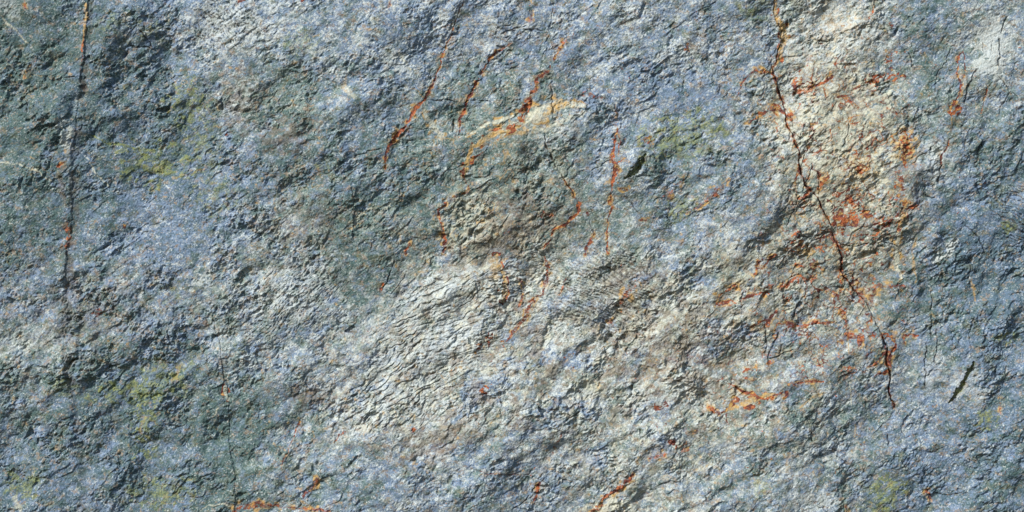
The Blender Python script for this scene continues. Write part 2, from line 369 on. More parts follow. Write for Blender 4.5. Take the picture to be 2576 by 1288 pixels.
V = part('rust_vein', 'broken red vein ending in a pale ochre band')
vein([(1443,82),(1423,102),(1405,125),(1395,147)], [1.5,3,5,4], 'rust', .85, 0, 1.1, V, 'ochre')
vein([(1385,165),(1378,180),(1353,200),(1343,230),(1323,265),(1308,300),(1288,322)], [2,3,3.6,3.2,6.5,7,5], 'rust', .85, 0, 1.3, V, 'brown')
vein([(1338,250),(1330,280),(1310,305),(1270,325)], [1,2.5,4,2], 'rust', 1, .8, .9, V, 'ochre')
V = part('mineral_band', 'cream and ochre mineral band that bends down at its left end')
vein([(1470,268),(1440,262),(1400,268),(1355,284),(1320,303),(1288,320),(1234,343),(1190,364)], [3,9,16,17,14,9,7,5], 'cream', 1.0, 0, .4, V, 'ochre')
vein([(1425,262),(1395,272),(1370,285)], [5,13,7], 'ochre', .85, 0, 1.0)
vein([(1300,318),(1260,333),(1234,345),(1184,367),(1180,400),(1174,420),(1166,442)], [5,5,6,5,5,6,4], 'ochre', 1.0, 0, .5, V, 'rust')
vein([(1470,285),(1430,300),(1380,322),(1330,330)], [4,6,5,2], 'cream', .7, 0, .9)
vein([(1290,292),(1254,305),(1219,315),(1192,333),(1172,345)], [3,5,4,3,2], 'cream', 1.0, 0, .6, V, 'ochre')
vein([(1214,382),(1196,395),(1184,398)], [2,2.4,1], 'rust', .9)
vein([(1168,420),(1166,442),(1172,455),(1179,472),(1176,485),(1144,495)], [3,3,1.4,1.4,1.4,2], 'rust', .7, 0, 1.0, None, 'ochre')
vein([(1150,497),(1118,512)], [3,5], 'brown', .7, 1.5)
V = part('rust_vein', 'thin brown red vein dropping from the bent end of the ochre band')
vein([(1118,508),(1106,530),(1106,548),(1113,575),(1119,605),(1117,632)], [3,4,2,3.5,4,3], 'rust', .75, .5, .9, V, 'ochre')
V = part('rust_vein', 'upright forked red vein beside the dark slit')
vein([(1551,255),(1551,300),(1553,328)], [1.2,1.2,2], 'rust', .55)
vein([(1553,325),(1547,360),(1540,392),(1546,408)], [1.5,2.6,3,4], 'rust', .85, .5, .6, V)
vein([(1554,330),(1560,355),(1555,390)], [1.2,1.8,1.2], 'rust', .6, 0, .5, V)
vein([(1540,398),(1547,412),(1547,428),(1541,448),(1540,474)], [3,6.5,6.5,5,1.6], 'rust', 1, 1.2, .4, V, 'ochre')
vein([(1547,412),(1560,405),(1568,397)], [4,3,1.6], 'rust', 1, .6, .4, V)
vein([(1540,474),(1536,500),(1533,512),(1538,530),(1529,552),(1528,592),(1526,640)], [1.2,2.6,2.6,1.4,2.6,1.4,2.4], 'rust', .85, .8, .6, V, 'ochre')
V = part('rust_vein', 'red vein bent like an elbow under a thin dark crack')
crack([(1368,330),(1375,365),(1388,400),(1405,430),(1420,452),(1438,482),(1456,508)], [1,1.6,1.8,1,1.4,1.6,2], 3, None, tone=.7)
vein([(1420,454),(1438,482),(1450,500)], [2,2.4,2], 'rust', .9, 0, .5, V, 'ochre')
vein([(1458,510),(1451,535),(1436,555),(1423,567),(1395,577),(1386,592)], [4,4.6,4.2,3.4,2.4,1.5], 'rust', 1, .8, .35, V)
vein([(1386,592),(1380,610),(1368,622)], [1.5,3,1.5], 'rust', .7)
V = part('rust_vein', 'pale red vein stepping down through the finely ridged stone')
vein([(1372,640),(1380,676),(1374,706),(1366,740),(1348,752),(1334,762)], [3,4,4.5,4.5,3,4], 'rust', .62, 0, .45, V, 'ochre')
vein([(1334,762),(1326,790),(1312,808),(1296,828),(1270,862)], [4,4.5,4,3.5,1], 'rust', .65, 0, .6, V, 'ochre')
vein([(1300,700),(1316,716),(1320,730),(1312,756),(1300,782)], [2.5,3.4,3,4,1.5], 'rust', .55, 0, .6, None, 'ochre')
vein([(1425,700),(1416,726),(1408,745)], [2,3,1.5], 'rust', .5)
V = part('rust_vein', 'yellow and rust vein beside the ribbed stone')
vein([(1250,640),(1252,665),(1268,690),(1272,715),(1264,740),(1262,760)], [4,6,4,4,6,3], 'ochre', .8, 0, .8, V, 'rust')
vein([(1300,625),(1306,650),(1302,680)], [6,5,4], 'brown', .7, 0, .8)
vein([(1492,520),(1480,536),(1482,545)], [1,2.5,1], 'rust', .0)
vein([(1477,534),(1480,541)], [4,4], 'rust', .9, 0, .4)
crack([(1480,545),(1486,570),(1494,590)], [.8,1.4,1.4], 2, None, tone=.7)
vein([(1494,590),(1490,605),(1480,620),(1470,640)], [2,3.5,3.5,2], 'rust', .75, 0, .7, None, 'ochre')
for a in [(1229,850,9,20,-15,'rust',.8),(1203,876,6,12,-20,'rust',.7),(1219,985,9,14,-15,'rust',.85),(1039,1080,7,12,-25,'rust',.7),(1260,858,10,8,0,'rust',.6),
          (1662,1022,15,12,20,'rust',.75),(1104,1128,18,16,30,'brown',.7),(1635,355,14,20,0,'rust',.5),(1372,540,16,12,10,'rust',.45),(1680,490,14,12,20,'rust',.4),
          (1797,488,11,9,20,'rust',.5),(1690,1116,12,9,20,'rust',.75),(1722,1126,16,14,30,'rust',.5),(1745,1084,18,10,10,'rust',.4),(2295,55,16,10,0,'rust',.0),
          (155,413,11,7,0,'rust',.7),(240,785,12,14,0,'rust',.55),(310,570,8,6,0,'rust',.6),(768,2,12,6,0,'rust',.8),(570,330,8,8,0,'rust',.8),(605,4,12,4,0,'rust',.6),
          (510,810,10,14,20,'brown',.8),(2240,55,10,10,0,'rust',.5),(1560,245,0,0,0,'rust',0),(1490,240,26,8,-10,'rust',.5),(1730,118,14,8,30,'rust',.5),(1350,760,0,0,0,'rust',0)]:
    if a[2]: patch(a[0], a[1], a[2], a[3], a[4], a[5], a[6], 9, -.1)
vein([(2187,45),(2195,22),(2202,10)], [4,3,2], 'rust', .7, 0, 1)
V = part('rust_stain', 'red stain along the bottom edge beside a short slanting vein')
vein([(583,1296),(600,1280),(640,1268),(700,1272),(760,1278),(830,1284)], [5,8,4,2,4,4], 'rust', .6, 0, .9, V, 'ochre')
vein([(798,1206),(785,1228),(766,1250)], [5,6,5], 'rust', .6, 0, .6, V, 'ochre')
vein([(754,1060),(745,1080),(728,1120),(706,1178)], [2.4,1.6,1.2,1.6], 'rust', .6, 1, .6)
vein([(870,1085),(855,1098),(840,1112)], [3,5,3], 'rust', .6, 0, 1)
vein([(890,700),(870,700)], [1,1], 'rust', 0)
crack([(994,655),(985,680),(972,705),(962,728)], [2,1.8,1.4,1.2], 3.5, None, tone=.8); vein([(962,718),(958,736)], [3,3], 'rust', .7)
crack([(1020,690),(1000,720),(985,740)], [1,1.2,.8], 2, None, tone=.7)
vein([(1029,616),(1020,640)], [3,3], 'rust', .7, 0, .8, None, 'ochre')
crack([(1216,1185),(1250,1192),(1290,1192),(1330,1196)], [1.4,1.4,1.2,1.2], 2, None, tone=.3); vein([(1200,1183),(1240,1191),(1288,1192),(1330,1196)], [1,1.2,1,1.4], 'rust', .7)
V = part('rust_vein', 'short orange red vein near the bottom edge of the stone')
vein([(1362,1214),(1352,1236),(1342,1262)], [3,5.5,4], 'rust', .85, .5, .6, V, 'ochre')
vein([(1415,1090),(1402,1112),(1390,1140),(1380,1165)], [3,4,2,1], 'rust', .35, 0, .8)
V = part('rust_vein', 'brown and orange vein with a dark hollow at the bottom edge')
vein([(1590,1196),(1570,1215),(1545,1238),(1520,1256),(1500,1280),(1490,1295)], [4,4,4,4,6,5], 'rust', .8, 0, .9, V, 'ochre')
hollow(1560, 1236, 24, 6, 40, 7)
vein([(1600,1190),(1640,1165),(1700,1130)], [2,3,3], 'brown', .5, 0, 1)
V = part('rust_vein', 'branching bright orange vein with ochre edges in smooth grey stone')
vein([(1785,1029),(1800,1036),(1812,1040),(1828,1034),(1843,1014),(1858,1004)], [4,4,3,3,8,5], 'rust', .95, .4, .6, V, 'ochre')
vein([(1818,1040),(1850,1024),(1880,1012),(1915,1000),(1945,990)], [3,6,7,7,3], 'ochre', .9, 0, .7, V, 'rust')
vein([(1838,969),(1860,980),(1873,985),(1893,987),(1905,1000),(1920,1004)], [1,2,3,6,5,3], 'rust', .95, .4, .6, V, 'ochre')
vein([(1830,1042),(1828,1060),(1835,1066)], [3,2,1], 'rust', .7, 0, .8, V)
vein([(1893,984),(1910,965),(1925,955),(1940,950)], [2,2,4,4], 'brown', .7, .8)
vein([(1924,1004),(1950,992),(1978,986),(1982,994),(1968,1001)], [2,3,3,3,1], 'rust', .75, 0, .6, V, 'ochre')
vein([(1872,936),(1885,930),(1898,934)], [2,4.5,2], 'rust', .8, 0, .6)
vein([(2007,966),(2020,960),(2040,960),(2068,960)], [3,2.6,3,2], 'rust', .85, 0, .6, part('rust_vein', 'small orange streak lying level in smooth grey stone'), 'ochre')
vein([(2008,1024),(2036,1006),(2058,992),(2070,990)], [1.2,2.2,3,4], 'ochre', .6)

# ---- right hand part
V = part('rust_vein', 'thick orange streak with a short hanging branch')
vein([(2052,216),(2072,207),(2098,193)], [3,4.5,4.5], 'rust', .95, 0, .6, V, 'ochre'); vein([(2071,213),(2075,230),(2078,243)], [2,2.4,1.6], 'rust', .8, 0, .6, V)
vein([(2110,242),(2130,240),(2150,236)], [1.2,3,2], 'rust', .8); vein([(2152,218),(2165,216)], [2.4,3], 'rust', .8)
V = part('rust_vein', 'orange streak broken by the long crack')
vein([(2083,443),(2072,455),(2060,474)], [4,4,2.4], 'rust', .95, 0, .6, V, 'ochre'); vein([(2044,478),(2030,487),(2010,497)], [3.5,4.5,3], 'rust', .9, 0, .6, V)
vein([(1884,305),(1910,292),(1935,278),(1960,268)], [3,5,5,4], 'rust', .8, 0, 1.1, None, 'ochre')
vein([(1962,262),(1970,280),(1992,288)], [5,7,5], 'rust', .9, 0, .8, None, 'ochre')
vein([(1860,225),(1870,205),(1885,188),(1905,178),(1925,180)], [1.5,2,3,6,4], 'rust', .65, 0, .8, None, 'ochre')
vein([(1855,240),(1860,225)], [1,1], 'rust', .5)
ps = part('rust_stain', 'diffuse maroon stain in the pale rusty stone')
patch(2205, 200, 26, 14, 10, 'rust', .95, 12, .0, 521, ps); patch(2250, 190, 40, 16, 10, 'rust', .85, 12, .12, 522, ps); patch(2010, 205, 22, 30, -10, 'rust', .65, 10, .12, 523, ps)
patch(2040, 225, 26, 14, 0, 'rust', .5, 10, .1, 531)
patch(2240, 145, 12, 22, -10, 'rust', .7, 8, .1, 532)
ps = part('rust_stain', 'bright red stain beside the long dark crack')
patch(2118, 552, 34, 26, 10, 'rust', 1.0, 14, -.05, 524, ps); patch(2170, 545, 44, 18, 8, 'rust', .9, 12, .05, 525, ps); patch(2232, 558, 30, 12, 10, 'rust', 1.0, 11, .0, 526, part('rust_stain', 'small bright red stain at the end of the larger one'))
patch(2135, 500, 34, 30, 0, 'rust', .8, 11, .12, 527, ps); patch(2190, 590, 60, 14, 6, 'rust', .7, 10, .2, 528)
patch(2258, 470, 16, 50, 0, 'rust', .6, 10, .12, 529); patch(2280, 515, 44, 14, 5, 'rust', .6, 9, .15, 530); patch(2100, 600, 30, 40, 0, 'rust', .5, 9, .2, 533)
patch(2003, 600, 16, 26, 0, 'rust', .75, 9, .12, 534); patch(2030, 630, 26, 12, 0, 'ochre', .7, 9, .0, 535)
ps = part('rust_stain', 'orange netted stain below the pale patch of stone')
patch(2278, 368, 17, 34, 0, 'rust', .95, 7, .0, 541, ps); patch(2275, 365, 30, 40, 0, 'ochre', .8, 9, -.05, 542, ps); vein([(2275,395),(2273,415),(2276,428)], [4,4,1.5], 'rust', .85, 0, .7, ps)
V = part('mineral_band', 'narrow upright cream streak right of the bright red stain')
vein([(2266,550),(2262,575),(2257,610),(2256,640),(2261,670),(2269,700)], [3,4,4,6,7,3], 'cream', .95, 0, .5, V, 'ochre'); vein([(2273,510),(2268,540),(2264,572)], [8,7,3], 'ochre', .7, 0, 1.2, None, 'rust')
V = part('rust_vein', 'pair of thin rust lines joining in an orange knot')
vein([(2427,120),(2412,150),(2409,180),(2422,208),(2415,238),(2400,262)], [1.8,2.6,1.6,2,2.6,3], 'rust', .75, 1, .6, V, 'ochre')
vein([(2425,128),(2431,160),(2427,200)], [1,2,1.2], 'rust', .75, 1, .4, V)
patch(2402, 275, 15, 20, 0, 'rust', .8, 8, -.1, 545, V); vein([(2395,292),(2390,320),(2384,340)], [1.5,1.4,1], 'ochre', .7)
vein([(2483,218),(2482,240),(2476,262),(2470,285)], [2,2.4,1.6,1], 'rust', .6, 1.4, .6, part('rust_vein', 'short thin brown line in pale blue stone'))
V = part('crack', 'thin crack that starts red and turns black below')
vein([(2384,355),(2376,378),(2366,392),(2364,412)], [1.6,2.4,2.4,2.4], 'rust', .9, .8, .5, V); crack([(2367,415),(2366,435),(2360,448),(2357,462)], [1.6,2,1.2,1], 5, V, tone=.9)
for a in [([(2462,172),(2450,195),(2437,215),(2430,240),(2428,262)],2.0),([(2400,118),(2385,150),(2365,180),(2357,205),(2350,238)],1.0),([(2540,38),(2526,60),(2519,85),(2517,125),(2514,165)],2.0),
          ([(2512,190),(2530,215),(2545,225),(2560,240)],1.0),([(2540,225),(2525,260),(2515,290)],1.0),([(2272,115),(2290,130),(2298,150),(2300,170)],1.4),([(2476,105),(2478,130)],.8),
          ([(2500,100),(2495,140)],.8),([(2550,215),(2520,270),(2510,310)],.8),([(2325,490),(2340,497),(2352,498)],2.0),([(2135,310),(2133,340),(2110,380)],1.2),([(1932,440),(1975,437)],.8),
          ([(2037,102),(2070,100),(2095,102)],1.4),([(1996,300),(1994,340)],.8),([(2290,415),(2310,395),(2335,380),(2350,362)],1.0),([(2475,350),(2460,385),(2450,420)],1.1),([(2370,345),(2380,355)],1),
          ([(2425,565),(2460,600),(2480,640)],1.2),([(2440,660),(2442,700),(2447,720)],1.0),([(2482,760),(2470,785),(2465,795)],1.6),([(2446,795),(2442,840),(2440,880)],1.0),
          ([(2350,730),(2345,790),(2342,860)],1.2),([(2358,830),(2356,870),(2352,910)],2.0),([(2332,860),(2330,930),(2328,975)],1.3),([(2010,760),(2003,780),(1997,810)],3.4),
          ([(1980,828),(1970,860),(1962,890)],1.6),([(1962,835),(1950,865),(1936,890),(1933,920)],2.0),([(1925,815),(1930,850),(1928,890)],2.2),([(1995,878),(1960,895),(1935,905)],1.4),([(2030,935),(2034,960)],.8),
          ([(2236,1095),(2237,1122)],1.6),([(2190,1195),(2200,1202)],1.5),([(2085,1140),(2120,1155),(2140,1170)],1.0),([(2270,1070),(2280,1110)],.8),([(2040,1085),(2045,1110)],1.6),
          ([(1393,-5),(1387,60)],1.0),([(1288,75),(1330,72),(1365,75)],1.2),([(1385,215),(1389,250),(1391,298)],1.2),([(1540,400),(1500,425),(1470,432)],.9),([(1845,125),(1830,150)],1),([(1785,35),(1770,20),(1800,5)],.9),
          ([(1080,250),(1120,252),(1160,256),(1200,250),(1240,258)],1.2),([(890,395),(905,390),(960,375)],1.6),([(888,470),(889,560),(888,600)],.8),([(1052,325),(1080,322),(1110,330)],.8),
          ([(800,190),(830,200),(850,208)],1.0),([(1090,700),(1125,706)],2.0),([(866,834),(882,838)],2.4),([(355,75),(375,112),(382,122)],1.6),([(325,115),(370,118),(385,126)],1.8),([(140,205),(165,200),(195,196)],1.8),
          ([(1830,560),(1770,600)],.6),([(1640,510),(1690,560)],.7),([(1570,490),(1595,520),(1610,535)],.9),([(1290,1280),(1320,1262),(1345,1225)],1.2),([(1205,1240),(1160,1252)],1)]:
    crack(a[0], [a[1]] * len(a[0]), 3.5 if a[1] > 1 else 2, None, tone=.72, ragged=.8)
for a in [([(2232,842),(2250,850),(2252,870),(2240,900),(2244,925)],[5,7,5,5,3],.85),([(2252,872),(2238,885),(2228,892),(2212,905),(2200,918),(2187,921)],[2,2,3,5,3,1.5],.8),([(2205,948),(2220,940),(2238,932)],[2,3.5,4],.85),
          ([(2277,868),(2280,848),(2292,842),(2314,843)],[2,3,4,3],.6),([(1965,724),(1985,714),(2008,695)],[4,5,2.5],.85),([(1982,819),(2020,818),(2060,814),(2100,812)],[5,3,4,2],.7),([(1932,812),(1940,796),(1955,785)],[5,5,3],.8),
          ([(2060,712),(2090,730),(2115,760),(2128,800),(2130,822)],[2,3,3,4,4],.5),([(1925,668),(1940,650),(1950,640)],[4,4,3],.8),([(2045,650),(2050,665),(2070,680)],[5,3,3],.6),([(2112,690),(2117,720)],[3,4],.5),
          ([(2145,690),(2150,715),(2160,705)],[3,4,3],.6),([(2165,740),(2185,730),(2210,722),(2275,720)],[4,6,4,3],.5),([(2195,700),(2215,710),(2195,760)],[4,4,5],.45),([(2130,844),(2160,850),(2165,868)],[8,9,4],.7),
          ([(1932,916),(1938,912)],[4,4],.8),([(1890,820),(1915,806),(1942,800)],[2,3,2],.7),([(1805,765),(1840,758),(1850,760)],[4,3,2],.8),([(1870,752),(1900,740),(1932,738)],[3,4,5],.9),([(1805,745),(1840,725),(1850,720)],[3,4,5],.6),
          ([(1900,690),(1905,665),(1915,650)],[4,4,4],.7),([(1885,930),(1900,925)],[3,3],.7),([(2340,1240),(2352,1250),(2354,1266)],[5,6,4],.5),([(2112,1262),(2128,1270),(2132,1284)],[3,4,3],.5),([(2515,1000),(2514,1040)],[1.4,1.6],.5),
          ([(1450,745),(1600,745)],[0.1,0.1],0),([(1560,765),(1580,735),(1600,715)],[6,8,5],.5),([(1540,810),(1548,830)],[4,4],.6),([(130,620),(110,650)],[1,1],.3),([(64,195),(72,175),(95,150)],[1,2.4,1.6],.4),([(72,25),(68,10),(75,-5)],[3,2,1.5],.6),
          ([(2182,1100),(2186,1060)],[1,1],0),([(1640,1150),(1670,1140)],[4,5],.5),([(1340,30),(1334,50)],[3,4],.4),([(1330,0),(1335,25)],[2,2],.4),([(980,20),(984,5)],[3,2],.5),([(1700,460),(1720,450)],[3,4],.4),
          ([(1730,540),(1765,510),(1790,490),(1830,455)],[1.5,4,5,2],.45),([(1690,480),(1660,500)],[4,5],.35),([(1558,475),(1580,474)],[2,2],.6),([(1610,555),(1628,553)],[1.5,1.5],.6),([(2250,300),(2258,270)],[1,1],0)]:
    if a[2]: vein(a[0], a[1], 'rust', a[2], 0, 1.0, None, 'ochre')
for a in [([(2134,836),(2137,860),(2136,894)],[2,2,1.4],'ochre',.85),([(2140,958),(2140,1022)],[1.6,1.8],'cream',.7),([(2449,700),(2452,730),(2457,755)],[2.4,3,2],'ochre',.75),([(2155,1070),(2153,1100)],[3,2],'ochre',.6),([(1984,1140),(1976,1170)],[4,3],'ochre',.6),
          ([(2303,600),(2296,640),(2306,700),(2302,712)],[3,2,3,2],'ochre',.6),([(2347,785),(2350,800)],[2,2],'ochre',.6),([(10,50),(40,75),(62,100),(78,108)],[3,2.4,2.4,1.2],'cream',.8),([(0,410),(40,412),(80,422),(130,455)],[1,1.4,1.4,1],'cream',.7),
          ([(214,390),(222,405),(240,435),(272,470)],[1.4,1.6,1.6,1],'cream',.75),([(228,340),(270,358),(330,370),(380,378)],[1.6,3,4,4],'lich',.8),([(430,452),(465,438),(510,424)],[2,2,2],'ochre',.5),([(450,920),(440,945),(430,960)],[6,6,4],'ochre',.6),
          ([(355,1090),(350,1080),(365,1050)],[4,4,3],'ochre',.5),([(990,1035),(1000,1000)],[1,1],'cream',0),([(905,570),(895,550)],[1,1],'cream',0),([(888,550),(915,538),(935,525)],[1.6,2.4,2],'cream',.8),([(880,560),(900,548)],[3,3],'cream',.5),
          ([(1005,140),(1020,155),(1035,175)],[5,6,5],'cream',.7),([(870,220),(885,235),(895,245)],[6,8,5],'cream',.6),([(865,220),(868,200)],[4,4],'ochre',.4),([(1500,550),(1480,530),(1470,505)],[1,1,1],'cream',0),([(40,1254),(52,1280)],[6,7],'cream',.7),
          ([(270,1212),(290,1222),(300,1232)],[2,2,1],'rust',0),([(980,512),(965,530),(940,535)],[4,4,3],'cream',.5),([(1910,490),(1900,500)],[1,1],'cream',0),([(1880,690),(1875,720),(1890,740)],[7,8,6],'cream',.8),([(2400,610),(2385,640),(2350,655)],[8,9,6],'pale',.9),
          ([(2515,52),(2530,35)],[3,3],'ochre',.4),([(2480,1040),(2494,1035)],[1,1],'ochre',0),([(2512,1028),(2518,1042)],[4,5],'cream',.5)]:
    if a[3] <= 0: continue
    if a[2] == 'lich':
        sl, d, al, sd = poly_dist(a[0], 20); m = (1 - smooth(.6, 1.3, d / (wprof(al, a[1]) * (1 + n10[sl] * .8)))) * a[3]; lichen[sl] = np.maximum(lichen[sl], m)
    elif a[2] == 'pale':
        sl, d, al, sd = poly_dist(a[0], 30); m = (1 - smooth(.6, 1.5, d / (wprof(al, a[1]) * (1 + n22[sl] * .8)))) * a[3]; palem[sl] = np.maximum(palem[sl], m)
    else:
        vein(a[0], a[1], a[2], a[3], 0, .8)

# ---- the two deep slits, the shadow under their flakes painted dark green
crack([(1612,395),(1606,412),(1592,428),(1574,448)], [1,1,1,1], 0, None, tone=0)
for pts, ws, lab in [([(1622,392),(1612,408),(1600,424),(1586,438),(1572,450)], [3.5,7.5,9,8,2.5], 'slanting slit with dark green painted shadow under a pale flake, beside the forked red vein'),
                     ([(2447,912),(2440,930),(2431,948),(2418,972),(2404,994),(2390,1012)], [3,6,5,7,7,2.5], 'long slit with dark green painted shadow, curving under a smooth pale flake')]:
    p = part('slit', lab)
    P = np.array(pts, F)
    sl, d, al, sd = poly_dist(pts, 80, (X + wsx * 1.0 + wmx * 2, Y + wsy * 1.0 + wmy * 2))
    w = wprof(al, ws)
    w = w * (1 + n10[sl] * .55 + n5[sl] * .5)
    e = smooth(0, .1, al) * smooth(0, .1, 1 - al)
    H[sl] += (sd > 0) * 7 * np.exp(-(d / 26) ** 2) * e
    v = 1 - smooth(.75, 1.1, d / w)
    H[sl] -= 8 * v
    dark[sl] = np.maximum(dark[sl], v * .2); brown[sl] = np.maximum(brown[sl], np.exp(-(d / 14) ** 2) * smooth(-.2, .5, n22[sl]) * .4); lichen[sl] = np.maximum(lichen[sl], v * .8)  # dark and lichen masks colour the slit as flake shadow, no growth here
    part_id[sl] = np.where(v > .4, p, part_id[sl])
vein([(1616,392),(1604,405),(1588,424)], [1,2,1], 'cream', .5)

# ---- broad stains
for a in [(2110,330,150,200,0,'cream',.75,14,.1,701),(2160,420,60,60,0,'ochre',.6,8,.35,702),(2110,60,90,70,0,'ochre',.35,8,.4,703),(2090,520,40,50,0,'cream',.8,10,-.05,704),(2010,330,50,90,0,'pale',.7,14,.0,760),(2140,640,60,40,0,'cream',.6,12,.1,761),(1180,560,90,70,10,'cream',.6,10,.15,762),(1280,560,60,60,10,'brown',.7,9,.2,763),(1370,560,60,40,20,'brown',.6,9,.2,764),(1590,690,60,30,20,'brown',.6,10,.1,765),
          (2140,250,70,50,0,'brown',.6,12,.2,705),(2290,440,40,120,0,'brown',.45,12,.2,706),(1700,880,150,140,20,'brown',.6,20,.25,707),(1560,760,80,120,0,'brown',.45,16,.25,708),
          (1110,1100,120,60,25,'brown',.55,18,.15,709),(600,240,50,90,0,'brown',.5,16,.15,710),(720,340,90,50,10,'brown',.5,16,.15,711),(1250,610,120,50,10,'brown',.55,14,.1,712),
          (1300,520,70,60,0,'brown',.45,14,.2,713),(760,570,110,90,10,'brown',.35,16,.2,714),(200,800,150,90,0,'brown',.35,18,.2,715),(780,1000,60,30,0,'brown',.6,10,.0,716),
          (1120,860,190,170,30,'pale',.55,14,.05,717),(1090,735,80,18,22,'pale',.7,14,-.2,718),(1240,600,50,30,10,'cream',.6,12,.1,719),(1250,670,30,30,0,'ochre',.5,10,.1,720),
          (1500,990,30,40,-10,'cream',.6,16,-.1,721),(1660,740,60,40,20,'cream',.5,14,.1,722),(1520,1280,50,20,20,'cream',.8,14,-.2,723),(1660,800,120,60,30,'cream',.45,16,.15,724),
          (1650,1000,70,30,20,'pale',.8,18,-.1,725),(1740,960,60,50,30,'pale',.8,18,-.1,726),(2100,90,110,80,0,'pale',.8,20,-.05,727),(2500,120,44,70,0,'pale',1.0,26,-.4,728),
          (2350,930,50,50,30,'pale',.45,22,-.1,729),(2440,975,40,50,30,'pale',.5,22,-.2,730),(760,740,120,80,20,'pale',.6,16,.1,731),(600,60,130,70,0,'pale',.6,16,.1,732),(610,240,40,60,0,'pale',.6,12,.1,733),
          (1000,160,50,30,-30,'pale',.7,14,.05,734),(1400,330,110,40,10,'pale',.5,14,.1,735),(1440,740,160,130,0,'pale',.5,16,.1,736),(2020,600,60,60,0,'pale',.5,14,.1,737),(2010,370,60,70,0,'pale',.55,14,.1,738),
          (2350,400,50,50,0,'pale',.6,14,-.1,739),(2080,1130,90,40,0,'pale',.6,14,.1,740),(505,700,40,20,30,'pale',.7,10,.1,741),(60,850,90,60,0,'pale',.5,14,.1,742),(160,310,20,12,0,'pale',.9,8,-.2,743),
          (165,345,12,30,-8,'pale',.7,14,-.3,744),(1010,860,120,160,35,'pale',.55,16,.05,745),(560,870,30,60,0,'pale',.5,12,.1,746),(1880,640,80,60,20,'cream',.5,14,.15,747),(2050,1260,60,20,0,'pale',.7,16,-.2,748),
          (20,10,60,40,0,'pale',.5,20,-.2,749),(1700,140,60,40,0,'pale',.5,12,.1,750),(1680,380,0,0,0,'pale',0,12,0,1)]:
    if a[2]: patch(*a)
mid_zone = np.exp(-(((X - 1450) / 620) ** 2 + ((Y - 880) / 320) ** 2) ** 2)
brown = np.maximum(brown, smooth(.2, .6, fbm(48, 841, 4, .65, rot=ROT, stretch=1.5, x=Xw, y=Yw)) * mid_zone * .6)
blu = np.clip(blu + smooth(.0, .5, fbm(75, 842, 4, .6, rot=ROT, stretch=1.5)) * mid_zone * .45, 0, 1); wrm = np.clip(wrm - smooth(.0, .5, fbm(75, 842, 4, .6, rot=ROT, stretch=1.5)) * mid_zone * .6, 0, 1)
palem = palem * (1 - .6 * mid_zone * smooth(.0, .4, fbm(60, 843, 4, .6, rot=ROT, stretch=1.4)))
# veiny network of fine rust lines through the stained zone and hairlines everywhere
def network(lam, seed, wid):
    return 1 - smooth(0.0, wid, np.abs(fbm(lam, seed, 3, 0.55, x=Xw * 0.6 + X * 0.4, y=Yw * 0.6 + Y * 0.4)))
zone = np.exp(-(((X - 2110) / 190) ** 2 + ((Y - 400) / 330) ** 2) ** 1.5) + .8 * np.exp(-(((X - 2100) / 200) ** 2 + ((Y - 800) / 190) ** 2) ** 1.5) + .5 * np.exp(-(((X - 1880) / 90) ** 2 + ((Y - 700) / 120) ** 2))
zone += .45 * np.exp(-(((X - 1860) / 150) ** 2 + ((Y - 960) / 110) ** 2)) + .35 * np.exp(-(((X - 2440) / 70) ** 2 + ((Y - 220) / 120) ** 2)) + .3 * np.exp(-(((X - 1640) / 160) ** 2 + ((Y - 900) / 200) ** 2)) + .3 * np.exp(-(((X - 1290) / 160) ** 2 + ((Y - 560) / 200) ** 2)) + .35 * np.exp(-(((X - 1950) / 60) ** 2 + ((Y - 240) / 90) ** 2))
zone = np.clip(zone, 0, 1)
brk = smooth(-.05, .5, n60 + n22 * .5)
brk = smooth(-.35, .3, n60 + n22 * .6)
rust = np.maximum(rust, np.maximum(network(46, 801, .075), network(72, 821, .06)) * zone * brk * .9)
rust = np.maximum(rust, smooth(.15, .6, fbm(20, 824, 4, .7, rot=ROT, stretch=1.5)) * smooth(.0, .5, fbm(80, 825, 2)) * zone * .5)
brown = np.maximum(brown, np.maximum(network(46, 801, .2), network(72, 821, .16)) * zone * brk * .5)
dark = np.maximum(dark, network(40, 822, .02) * zone * smooth(.0, .5, fbm(70, 823, 2)) * .7)
ochre = np.maximum(ochre, network(30, 802, .09) * zone * smooth(-.3, .3, n22) * .8)
zc = np.exp(-(((X - 1200) / 260) ** 2 + ((Y - 480) / 300) ** 2) ** 1.5)
ochre = np.maximum(ochre, network(64, 831, .05) * zc * smooth(-.1, .4, n60 + n22 * .4) * .7)
ochre = np.maximum(ochre, network(55, 832, .03) * smooth(.0, .4, fbm(120, 833, 2)) * .5)
brown = np.maximum(brown, network(24, 803, .10) * zone * smooth(-.1, .4, fbm(50, 804, 2)) * .6)
hl = network(85, 805, .012) * smooth(.0, .45, fbm(110, 806, 2)) + network(60, 807, .014) * smooth(.1, .5, fbm(90, 808, 2)) * (.4 + zone)
right = smooth(900, 1400, X)
hl = np.clip(hl * (.35 + .65 * right), 0, 1); dark = np.maximum(dark, hl * .7); H -= hl * 1.6
# scattered small rust and ochre flecks
fl = smooth(.62, .85, fbm(11, 811, 2)) * smooth(.0, .5, fbm(120, 812, 2) + wrm * .8 - .1)
rust = np.maximum(rust, fl * .55 * (.5 + .5 * right))
ochre = np.maximum(ochre, smooth(.5, .8, fbm(16, 813, 2)) * smooth(.0, .5, fbm(100, 814, 2) + wrm - .2) * .55)
brown = np.maximum(brown, smooth(.15, .65, fbm(22, 815, 4, .7, rot=ROT, stretch=1.4)) * (.12 + wrm * .85) * .7)
cream = np.maximum(cream, smooth(.05, .6, fbm(22, 816, 4, .7, rot=ROT, stretch=1.3)) * smooth(.2, .75, wrm) * .7)
